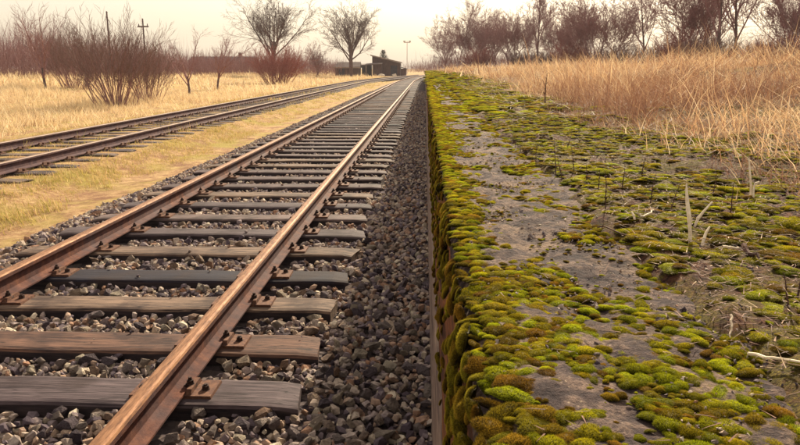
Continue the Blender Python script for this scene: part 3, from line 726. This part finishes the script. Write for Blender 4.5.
stems(17000, 1.05, 2.9, 1.4, 8, .23, .0034); stems(5000, .80, 1.4, 1.2, 6, .10, .0022, 83); stems(5000, 1.2, 5, 4, 16, .28, .006)
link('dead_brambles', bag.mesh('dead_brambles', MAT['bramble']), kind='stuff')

# ------------------------------------------------------------------ grass on the left side
bag = Bag()
def left_grass(n_t, x0, x1, y0, y1, per, L, W, spread, seg, power, ok, lean, curl, seed):
    tufts(n_t, x0, x1, y0, y1, per, L, W, spread, seg, power, z_left, ok, seed, lean, curl)
on2 = lambda x, y: np.abs(x + bend(y) - cx2(y)) < 1.0
turf_ok = lambda x, y: (x < -4.1 + .22*vnoise(y*1.2, y*0, 91)) & ~((np.abs(x + bend(y) - cx2(y)) < 1.35) & (rng.random(len(x)) < .72))
left_grass(2200, -5.4, -3.9, 5.5, 18, 14, .07, .006, .05, 2, 1.2, turf_ok, .5, .6, 98)
left_grass(6000, -8.4, -3.8, 6, 32, 10, .085, .008, .06, 2, 1.3, turf_ok, .45, .6, 90)
left_grass(2600, -8.6, -3.8, 30, 110, 9, .12, .026, .2, 2, 1.2, turf_ok, .45, .6, 92)
left_grass(900, -8.4, -4.0, 6, 40, 16, .17, .007, .05, 3, 1.2, turf_ok, .6, .8, 97)
link('turf_grass', bag.mesh('turf_grass', MAT['turf']), kind='stuff')
bag = Bag()
dry_ok = lambda x, y: x < -8.3 + .5*vnoise(y*.4, y*0, 93)
left_grass(2600, -22, -8, 12, 42, 18, .42, .015, .14, 3, 1.0, dry_ok, .35, .8, 94)
left_grass(2600, -50, -8, 38, 120, 10, .55, .05, .35, 2, 1.1, dry_ok, .35, .8, 95)
link('dry_grass', bag.mesh('dry_grass', MAT['palegrass']), kind='stuff')

# ------------------------------------------------------------------ trees and shrubs
def grow(r, segs, p, d, L, rad, lvl, par):
    steps = par['steps'][lvl]; n_ch = par['children'][lvl] if lvl < par['levels'] else 0
    wob, up = par['wobble'][lvl], par['up'][lvl]; st = L/steps; q = rad; pts = []
    end = par['taper'][lvl]
    for k in range(steps):
        d = d + np.array([r.gauss(0, wob), r.gauss(0, wob), r.gauss(0, wob) + up]); d /= np.linalg.norm(d)
        p1 = p + d*st; q1 = rad*(1 - (1-end)*(k+1)/steps)
        segs.append((p, p1, q, q1, lvl)); pts.append((p, d, q)); pts_end = (p1, d, q1); p, q = p1, q1
    for c in range(n_ch):
        t = par['start'][lvl] + (1-par['start'][lvl])*((c + r.random())/n_ch)
        k = min(int(t*steps), steps-1); pp, dd, qq = pts[k]; pp = pp + dd*st*(t*steps-k)
        ax = np.array([r.gauss(0, 1) for _ in range(3)]); ax -= dd*np.dot(ax, dd); ax /= np.linalg.norm(ax) + 1e-9
        an = par['angle'][lvl]*r.uniform(.6, 1.3); nd = dd*math.cos(an) + ax*math.sin(an)
        grow(r, segs, pp, nd, L*par['ratio'][lvl]*r.uniform(.65, 1.2)*(1.12 - .45*t), max(qq*par['thin'][lvl], par['rmin']), lvl+1, par)
def tree_meshes(seed, par, m_trunk, m_twig, split=1):
    r = random.Random(seed); segs = []
    for s in range(par.get('stems', 1)):
        a = r.uniform(0, 2*math.pi); sp = par.get('spread', 0)*math.sqrt(r.random()); off = par.get('foot', 0)*r.random()
        d = np.array([math.cos(a)*math.sin(sp), math.sin(a)*math.sin(sp), math.cos(sp)])
        grow(r, segs, np.array([math.cos(a)*off, math.sin(a)*off, -.1]), d, par['height']*r.uniform(.75, 1.1) if par.get('stems', 1) > 1 else par['height'], par['radius']*r.uniform(.6, 1.2) if par.get('stems', 1) > 1 else par['radius'], 0, par)
    out = []
    for name, sel, mt in (('trunk', [s for s in segs if s[4] < split], m_trunk), ('crown', [s for s in segs if s[4] >= split], m_twig)):
        b = Bag()
        for sides, ss_ in ((6, [s for s in sel if s[2] > .05]), (3, [s for s in sel if s[2] <= .05])):
            if ss_: b.add(*tubes([s[0] for s in ss_], [s[1] for s in ss_], [s[2] for s in ss_], [s[3] for s in ss_], sides))
        out.append((name, b.mesh(name, mt)))
    return out
BIG = dict(levels=4, height=4.2, radius=.30, steps=[4, 6, 5, 3, 2], children=[14, 13, 7, 5, 0], wobble=[.04, .08, .12, .15, .18], up=[.02, .06, .05, .03, .02], taper=[.8, .25, .25, .3, .4], start=[.35, .22, .2, .2, 0], angle=[.72, .66, .70, .7, .7], ratio=[1.75, .48, .5, .5, .5], thin=[.36, .42, .5, .6, .6], rmin=.012)
SAP = dict(levels=3, height=1.0, radius=.065, steps=[3, 7, 4, 3], children=[6, 13, 7, 0], wobble=[.06, .10, .14, .16], up=[.05, .05, .05, .03], taper=[.8, .2, .25, .4], start=[.45, .2, .2, 0], angle=[.55, .55, .6, .6], ratio=[3.0, .40, .5, .5], thin=[.62, .42, .6, .6], rmin=.006)
BUSH = dict(stems=62, spread=.62, foot=.75, levels=2, height=2.9, radius=.018, steps=[6, 3, 2], children=[8, 5, 0], wobble=[.045, .08, .10], up=[.03, .05, .03], taper=[.25, .3, .4], start=[.3, .2, 0], angle=[.42, .5, .5], ratio=[.36, .5, .5], thin=[.55, .7, .7], rmin=.006)
RED = dict(stems=110, spread=.75, foot=1.2, levels=2, height=3.2, radius=.024, steps=[4, 3, 2], children=[7, 4, 0], wobble=[.09, .14, .15], up=[.03, .06, .03], taper=[.3, .3, .4], start=[.25, .2, 0], angle=[.5, .55, .5], ratio=[.4, .5, .5], thin=[.6, .7, .7], rmin=.011)
ROW = dict(stems=2, spread=.35, foot=.3, levels=4, height=2.0, radius=.09, steps=[3, 6, 4, 3, 2], children=[7, 12, 7, 5, 0], wobble=[.05, .09, .13, .15, .17], up=[.03, .07, .06, .04, .02], taper=[.8, .22, .25, .3, .4], start=[.25, .2, .2, .2, 0], angle=[.65, .58, .62, .65, .6], ratio=[2.5, .46, .5, .5, .5], thin=[.55, .45, .55, .6, .6], rmin=.010)
POP = dict(ROW, stems=1, spread=0, foot=0, height=6.5, radius=.11, children=[18, 10, 6, 4, 0], start=[.25, .2, .2, .2, 0], angle=[.5, .5, .6, .6, .6], ratio=[.55, .45, .5, .5, .5], taper=[.3, .22, .25, .3, .4])
PROTO = {}
for nm, par, seeds, tr, tw, sp in (('big', BIG, (1, 2), 'bark', 'bark', 1), ('sap', SAP, (3, 4, 5), 'bark', 'twig', 1), ('bush', BUSH, (6, 7), 'twig', 'twig_tan', 1), ('red', RED, (8,), 'twig_red', 'twig_red', 1), ('row', ROW, (9, 10, 11), 'twig', 'twig', 1), ('pop', POP, (13, 14), 'bark', 'twig', 1), ('scrub', dict(RED, height=2.4, stems=80), (15, 16), 'twig', 'twig_tan', 1)):
    PROTO[nm] = [tree_meshes(s, par, MAT[tr], MAT[tw], sp) for s in seeds]
def plant(kind, var, name, label, category, loc, scale, rz=0.0, group=None, sz=None):
    t = thing(name, label, category, loc, rz, group)
    t.scale = (scale, scale, sz or scale)
    for nm, me in PROTO[kind][var % len(PROTO[kind])]: link(nm, me, t)
    return t
def at(u, dist, zg=0.0):
    p = px(u, 100, dist=dist); return (p.x, p.y, zg)
def zl(u, dist):
    p = px(u, 100, dist=dist); return float(z_left(np.array([p.x]), np.array([p.y]))[0])
def left(u, dist): p = px(u, 100, dist=dist); return (p.x, p.y, zl(u, dist))
# left side
plant('sap', 0, 'bare_tree', 'slender bare tree with several rising stems, beside the broad multi-stemmed bush', 'tree', left(47, 38), 1.22, .4)
plant('bush', 0, 'bare_bush', 'broad leafless bush of many thin upright stems in dry grass', 'bush', left(116, 27), 1.0, .0)
plant('bush', 1, 'bare_bush', 'leafless bush of dense thin stems behind the broad bush and the slender tree', 'bush', left(78, 40), 1.05, 2.3)
plant('bush', 1, 'bare_bush', 'leafless bush with leaning stems at the side of the broad bush', 'bush', left(146, 30), .78, 1.0)
plant('sap', 1, 'bare_tree', 'small forked bare tree standing alone in dry grass by the sunken track', 'tree', left(190, 40), 1.05, 2.0)
plant('sap', 2, 'bare_tree', 'small leaning bare tree in front of the long low building', 'tree', left(218, 47), 1.15, 1.1)
plant('red', 0, 'red_shrub', 'dense rounded shrub of reddish twigs below the tall bare tree', 'shrub', left(279, 66), 1.0, .3)
plant('big', 0, 'large_bare_tree', 'tall bare tree with a fan-shaped crown behind the reddish shrub', 'tree', left(275, 92), 1.05, .5)
plant('big', 1, 'large_bare_tree', 'wide bare tree with many ascending limbs beside the old shed', 'tree', left(352, 112), 1.18, 2.2)
plant('row', 1, 'bare_tree', 'low spreading bare tree between the two tall trees', 'tree', left(318, 104), .75, .9)
# right side row behind the field
ZF = ZP + .18
RIGHT = [(460, 88, 'row', 0, 1.12, 'rounded bare tree at the far end of the row behind the dry grass'), (472, 94, 'row', 1, 1.1, None), (482, 92, 'row', 3, 1.12, None), (445, 98, 'row', 2, .9, None), (522, 82, 'row', 0, 1.05, None), (564, 70, 'row', 2, .9, None), (494, 84, 'row', 1, 1.0, None), (510, 80, 'row', 2, 1.05, None), (535, 78, 'pop', 0, 1.02, 'slim upright bare tree rising above the row behind the dry grass'),
         (552, 74, 'row', 3, .85, None), (578, 66, 'row', 0, 1.0, None), (590, 62, 'row', 2, 1.08, 'dense round-crowned bare tree beside the gap in the row'), (607, 64, 'row', 1, 1.0, None), (641, 60, 'pop', 1, .86, 'thin bare tree standing in the gap of the row'), (680, 50, 'row', 0, 1.05, None), (693, 50, 'row', 3, 1.15, None),
         (713, 40, 'pop', 0, 1.0, 'tall dark-stemmed bare tree with an upright trunk beyond the long grass'), (731, 44, 'pop', 1, 1.0, None), (780, 44, 'row', 0, .92, None), (803, 42, 'row', 2, .85, None), (822, 44, 'row', 3, .95, None)]
for n, (u, d, kd, vr, sc, lb) in enumerate(RIGHT):
    p = px(u, 100, dist=d)
    plant(kd, vr, 'bare_tree', lb or 'purple-brown bare tree in the crowded row behind the dry grass field', 'tree', (p.x, p.y, ZF), sc, n*1.7, 'bare trees in a row behind the field')
for n, (u, d, sc) in enumerate([(478, 80, .7), (522, 74, .75), (545, 70, .7), (570, 64, .75), (612, 58, .8), (655, 52, .8), (685, 46, .8), (705, 42, .8), (745, 42, .6), (770, 40, .6), (795, 38, .65)]):
    p = px(u, 100, dist=d)
    plant('scrub' if n % 3 else 'red', n, 'scrub_bush', 'low tangled leafless bush at the foot of the tree row behind the field', 'bush', (p.x, p.y, ZF), sc, n*2.1, 'low bushes at the foot of the tree row', sc*.9)

# far scrub that reads as one mass
def scrub_mass(name, spots, L, W, mat):
    b = Bag()
    for (x, y, z, w, h, n) in spots:
        bx = x + rng.normal(0, w, n); by = y + rng.normal(0, w, n); B = np.c_[bx, by, np.full(n, z) + rng.uniform(0, h*.45, n)]
        b.add(*blades(B, h*rng.uniform(.3, .75, n), np.full(n, W), rng.uniform(0, 6.28, n), np.abs(rng.normal(.2, .35, n)), rng.normal(0, .5, n), 3, rng.uniform(0, 6.28, n)))
    link(name, b.mesh(name, mat), kind='stuff')
sp = []
for u in np.arange(-15, 345, 7.0):
    d = 70 + 25*random.random() + max(0, (u-150)*.25); p = px(u, 100, dist=d); sp.append((p.x, p.y, zl(u, d), 1.6, random.uniform(2.8, 5.2)*(1.25 if u < 90 else 1.0 if u < 160 else .7), 380))
for u in np.arange(412, 470, 6.0):
    d = 150 + 20*random.random(); p = px(u, 100, dist=d); sp.append((p.x, p.y, .3, 2.0, random.uniform(1.6, 3.2), 260))
for u in np.arange(440, 860, 6.0):
    d = 96 - (u-440)*.11 + 12*random.random(); p = px(u, 100, dist=d); sp.append((p.x, p.y, ZF, 1.1, random.uniform(1.4, 2.8)*(1.0 if u < 520 else 1.1)*(.6 if 622 < u < 640 else 1), 150))
scrub_mass('scrub_thicket', sp, 3, .035, MAT['twig'])

# ------------------------------------------------------------------ sheds, poles and other far things
def solid(name, specs, mat, parent): return link(name, boxes(specs).mesh(name, mat), parent)
def slab(name, quad, th, mat, parent):
    """a sloping slab: four corners of its top and a thickness"""
    q = np.array(quad, float); V = np.concatenate([q, q - [0, 0, th]])
    F = [(0,1,2),(0,2,3),(4,6,5),(4,7,6),(0,4,5),(0,5,1),(1,5,6),(1,6,2),(2,6,7),(2,7,3),(3,7,4),(3,4,0)]
    return link(name, mesh_np(name, V, F, mat), parent)
def wall_quad(name, quad, th, mat, parent):
    q = np.array(quad, float); V = np.concatenate([q, q + [0, th, 0]])
    F = [(0,1,2),(0,2,3),(4,6,5),(4,7,6),(0,4,5),(0,5,1),(1,5,6),(1,6,2),(2,6,7),(2,7,3),(3,7,4),(3,4,0)]
    return link(name, mesh_np(name, V, F, mat), parent)
DS = 126.0; k_ = DS/FPX*.99
o0 = px(385, 100, dist=DS); Z0 = 0.0
shed = thing('old_shed', 'old timber shed with a sloping roof and open dark bay beside the tracks', 'shed', (o0.x, o0.y, Z0)); shed.scale = (1, 1, .88)
# local x in metres from pixel 385
X_ = lambda u: (u - 385)*k_
wall_quad('wall', [(X_(372.5), 0, -.3), (X_(400), 0, -.3), (X_(400), 0, 2.45), (X_(372.5), 0, 3.75)], 5.0, MAT['shed_wall'], shed)
slab('roof', [(X_(371), -.5, 4.02), (X_(401.5), -.5, 2.62), (X_(401.5), 5.5, 2.62), (X_(371), 5.5, 4.02)], .16, MAT['shed_roof'], shed)
slab('fascia', [(X_(371), -.56, 4.05), (X_(401.5), -.56, 2.65), (X_(401.5), -.51, 2.65), (X_(371), -.51, 4.05)], .24, MAT['shed_trim'], shed)
slab('porch_roof', [(X_(361), -2.6, 2.05), (X_(383), -2.6, 2.35), (X_(383), -.05, 2.6), (X_(361), -.05, 2.3)], .14, MAT['shed_roof'], shed)
solid('porch_back_wall', [((X_(362)+X_(372))/2, .3, .95, X_(372)-X_(362), .2, 2.3)], MAT['shed_dark'], shed)  # wall coloured dark to paint in the shade of the open bay
solid('porch_side_wall', [(X_(378.5), -1.1, .95, X_(382.5)-X_(374.5), 1.9, 2.45)], MAT['shed_wall'], shed)
for u in (362, 367.5, 374): solid('post', [(X_(u), -2.4, .9, .16, .16, 2.3)], MAT['shed_trim'], shed)
solid('door', [(X_(394), -.04, .95, 1.1, .08, 2.1)], MAT['shed_dark'], shed)
slab('side_roof', [(X_(400.2), -.2, 1.75), (X_(407), -.2, 1.4), (X_(407), 3, 1.4), (X_(400.2), 3, 1.75)], .12, MAT['shed_dark'], shed)
solid('side_wall', [(X_(403.3), 1.2, .5, X_(406)-X_(400.4), 2.2, 1.8)], MAT['shed_wall'], shed)
o1 = px(347.5, 100, dist=122.0)
hut = thing('low_shed', 'low gabled brown shed with a broad roof next to the old timber shed', 'shed', (o1.x, o1.y, 0))
solid('wall', [(0, 1.5, .7, 4.0, 3, 1.7)], MAT['shed_wall'], hut)
slab('roof', [(-2.4, -.4, 1.45), (2.2, -.4, 1.55), (2.2, 1.5, 2.35), (-1.6, 1.5, 2.3)], .12, MAT['shed_roof'], hut)
slab('roof', [(-1.6, 1.5, 2.3), (2.2, 1.5, 2.35), (2.2, 3.4, 1.5), (-2.4, 3.4, 1.5)], .12, MAT['shed_roof'], hut)
solid('fascia', [(-.1, -.44, 1.4, 4.7, .06, .2)], MAT['shed_trim'], hut)
solid('door', [(-.9, -.03, .55, .9, .06, 1.5)], MAT['shed_dark'], hut)
ob = px(222, 100, dist=150.0); zb_ = zl(222, 150) - .6
bld = thing('long_building', 'long low grey building with a dark roof behind the bare saplings', 'building', (ob.x, ob.y, zb_))
solid('wall', [(0, 3, 1.2, 13.0, 6, 2.6)], MAT['plaster'], bld)
slab('roof', [(-6.8, -.5, 2.5), (6.8, -.5, 2.5), (6.8, 3, 3.9), (-6.8, 3, 3.9)], .18, MAT['slate'], bld)
slab('roof', [(-6.8, 3, 3.9), (6.8, 3, 3.9), (6.8, 6.5, 2.5), (-6.8, 6.5, 2.5)], .18, MAT['slate'], bld)
for x in (-5, -2.5, 0, 2.5, 5):
    w = solid('window', [(x, -.02, 1.35, 1.2, .1, 1.1)], MAT['shed_trim'], bld); solid('pane', [(x, -.075, 1.35, 1.0, .02, .9)], MAT['glass'], w)
solid('chimney', [(3.5, 3, 4.1, .6, .6, 1.2)], MAT['plaster'], bld)
def rock_heap(u, label, w, h, seed):
    p = px(u, 100, dist=121.0); V, F = stone_variant(seed, 22, .6)
    link('concrete_lump', mesh_np('concrete_lump', V*np.array([w, w*.7, h]), F, MAT['block']), None, (p.x, p.y, .15), label=label, category='concrete block')
rock_heap(381, 'pale lump of broken concrete by the open bay of the shed', .75, .7, 901); rock_heap(394.5, 'small pale lump of concrete by the shed door', .5, .5, 902)
pm = px(407, 100, dist=165.0)
mast = thing('floodlight_mast', 'thin pale mast with a small crossarm beyond the shed', 'mast', (pm.x, pm.y, 0))
b = Bag(); b.add(*prism(0, 0, -.3, 7.3, .10, 8, .06)); link('pole', b.mesh('pole', MAT['mast']), mast)
solid('crossarm', [(0, 0, 6.9, 1.5, .12, .14)], MAT['mast'], mast)
for x in (-.6, .6): solid('lamp_head', [(x, -.1, 7.12, .5, .35, .3)], MAT['mast'], mast)
for u, d, h, arm, lb in ((114, 62, 5.6, False, 'plain dark utility pole rising out of the broad leafless bush'), (148.5, 66, 5.3, True, 'dark utility pole with short crossarm behind the leaning bush')):
    l_ = left(u, d); t = thing('utility_pole', lb, 'utility pole', l_)
    b = Bag(); b.add(*prism(0, 0, -.3, h, .10, 8, .06)); link('pole', b.mesh('pole', MAT['pole']), t)
    if arm:
        solid('crossarm', [(0, 0, h-.7, 1.0, .1, .12)], MAT['pole'], t)
        for x in (-.4, .4): bb = Bag(); bb.add(*prism(x, 0, h-.64, h-.45, .05, 6, .03)); link('insulator', bb.mesh('insulator', MAT['pole']), t)
    else:
        bb = Bag(); bb.add(*prism(0, 0, h, h+.12, .10, 8, .02)); link('cap', bb.mesh('cap', MAT['pole']), t)
# evergreen showing above the shed roof
pe = px(383.5, 100, dist=140.0)
ev = thing('evergreen_tree', 'dark evergreen crown showing above the shed roof', 'tree', (pe.x, pe.y, 0))
b = Bag(); b.add(*prism(0, 0, -.2, 4.2, .16, 6, .05)); link('trunk', b.mesh('trunk', MAT['bark']), ev)
N = 1500; zz = rng.uniform(1.2, 4.6, N); rr = 1.5*np.clip((4.8-zz)/2.4, .1, 1)*np.sqrt(rng.random(N)); aa = rng.uniform(0, 6.28, N)
b = Bag(); b.add(*blades(np.c_[rr*np.cos(aa), rr*np.sin(aa), zz], np.full(N, .4), np.full(N, .12), aa, rng.uniform(.8, 1.8, N), np.full(N, .3), 2)); link('crown', b.mesh('crown', MAT['needle']), ev)

# ------------------------------------------------------------------ dead stalks and twigs on the mossy strip
def ground_at(u, v):
    p = px(u, v, ZP)
    for _ in range(3): p = px(u, v, float(z_field(np.array([p.x]), np.array([p.y]))[0]))
    return p
def stalk(u, v, hpx, label, group, mat, name, category, rad, seed, nubs=4, lean=(0, 0)):
    p = ground_at(u, v); h = hpx*math.hypot(p.y, 0.3)/FPX; r = random.Random(seed); segs = []
    q = np.zeros(3); d = np.array([lean[0], lean[1], 1.0]); d /= np.linalg.norm(d); n = 6; q[2] = -.01
    for k in range(n):
        d = d + np.array([r.gauss(0, .06), r.gauss(0, .06), 0]); d /= np.linalg.norm(d); e = q + d*h/n
        r0, r1 = rad*(1-.75*k/n), rad*(1-.75*(k+1)/n); segs.append((q, e, r0, r1))
        if k >= 1 and nubs:
            for _ in range(nubs//2 if r.random() < .6 else 1):
                a = r.uniform(0, 6.28); dd = d*.8 + np.array([math.cos(a), math.sin(a), 0])*.6; segs.append((e, e + dd*h*r.uniform(.05, .12), r1*.8, r1*.5))
        q = e
    b = Bag(); b.add(*tubes(*[list(x) for x in zip(*segs)], 5))
    o = link(name, b.mesh(name, mat), None, p, label=label, category=category)
    if group: o['group'] = group
rs = random.Random(3)
for (u, v, h) in [(556, 172, 34), (574, 171, 28), (536, 168, 26), (549, 178, 22), (562, 180, 26), (606, 208, 42), (598, 190, 24), (650, 204, 34), (669, 214, 36), (586, 182, 22), (622, 186, 24), (545, 104, 30), (523, 160, 16), (641, 176, 24), (712, 196, 26), (730, 214, 36), (790, 310, 44), (797, 300, 52), (566, 150, 22), (516, 150, 15)]:
    if (u, v) == (545, 104): stalk(u, v, 30, 'single taller dead stalk standing at the edge of the dry grass', None, MAT['stalk'], 'dead_stalk', 'plant', .006, 4, 2)
    else: stalk(u, v, h, 'thin dark dead weed stalk standing on the mossy strip', 'dark dead weed stalks on the mossy strip', MAT['stalk'], 'weed_stalk', 'plant', .0017, rs.random(), 4, (rs.gauss(0, .08), rs.gauss(0, .1)))
def twig(base, pts, radii, label):
    p = ground_at(*base); q = [np.array(px(u, v, dist=p.y + k*.006) - p) for k, (u, v) in enumerate([base] + pts)]; q[0][2] -= .012
    b = Bag(); b.add(*tubes(q[:-1], q[1:], radii[:-1], radii[1:], 7))
    for e, r_ in ((q[-1], radii[-1]),): b.add(*tubes([e], [e + (q[-1]-q[-2])/np.linalg.norm(q[-1]-q[-2])*r_*1.2], [r_], [r_*.15], 7))
    link('pale_twig', b.mesh('pale_twig', MAT['pale'], True), None, p, label=label, category='twig')
twig((691, 247), [(690, 232), (689, 216), (687, 200), (686.5, 184)], [.0032, .0030, .0036, .0030, .0012], 'thick pale broken twig sticking upright out of the moss')
twig((692, 227), [(698, 219), (704, 211), (712, 202)], [.0024, .0026, .0024, .0014], 'pale twig leaning diagonally away from the upright broken twig')
twig((701, 246), [(704, 239), (706, 233), (709.5, 227)], [.0026, .0026, .0022, .0016], 'short pale twig leaning at the foot of the upright broken twig')
twig((751, 199), [(751, 186), (750, 172), (749, 159)], [.0026, .0024, .0020, .0014], 'slender pale upright stem near the dry grass')
twig((754, 198), [(753.5, 190), (755, 183), (759, 182)], [.0024, .0022, .0018, .0014], 'pale bent shoot beside the slender upright stem')
twig((636, 222), [(634, 216), (632, 212)], [.0026, .0022, .0014], 'stubby pale twig end poking from moss by the weed stalks')
def lying_stick(u0, v0, u1, v1, label, rad, mat='pale'):
    a, c = ground_at(u0, v0), ground_at(u1, v1); o = a.lerp(c, .5); n = 7; pts = []
    for k in range(n+1):
        q = a.lerp(c, k/n); pts.append(np.array([q.x-o.x + random.gauss(0, .02)*(a-c).length, q.y-o.y + random.gauss(0, .02)*(a-c).length, float(z_field(np.array([q.x]), np.array([q.y]))[0]) - o.z + .012]))
    b = Bag(); b.add(*tubes(pts[:-1], pts[1:], [rad*(1-.5*k/n) for k in range(n)], [rad*(1-.5*(k+1)/n) for k in range(n)], 6))
    link('fallen_twig', b.mesh('fallen_twig', MAT[mat]), None, o, label=label, category='twig')
lying_stick(722, 254, 741, 253, 'pale curved twig lying on moss beside a dark stick', .0022)
lying_stick(742, 252, 759, 264, 'dark stick lying on the moss next to a pale twig', .0045, 'stalk')
lying_stick(748, 366, 806, 380, 'long pale twig lying on reddish litter beside the coping', .0020)
lying_stick(640, 222, 654, 216, 'short pale twig lying in moss by the weed stalks', .0022)
lying_stick(728, 352, 731, 336, 'pale straw standing in the moss near the coping edge', .0016)
lying_stick(598, 236, 640, 243, 'thin brown twig lying along the edge of the coping', .0016, 'stalk')

# ------------------------------------------------------------------ thin haze
hz = boxes([(0, 150, 9.0, 1300, 1000, 22)]).mesh('haze', None)
hm = bpy.data.materials.new('haze'); hm.use_nodes = True; hn = hm.node_tree.nodes; hn.clear()
ho = hn.new('ShaderNodeOutputMaterial'); hv = hn.new('ShaderNodeVolumePrincipled')
hv.inputs['Color'].default_value = (.96, .86, .88, 1); hv.inputs['Density'].default_value = .0004; hv.inputs['Anisotropy'].default_value = 0
hm.node_tree.links.new(hv.outputs[0], ho.inputs['Volume']); hz.materials.append(hm)
link('haze', hz, kind='stuff')
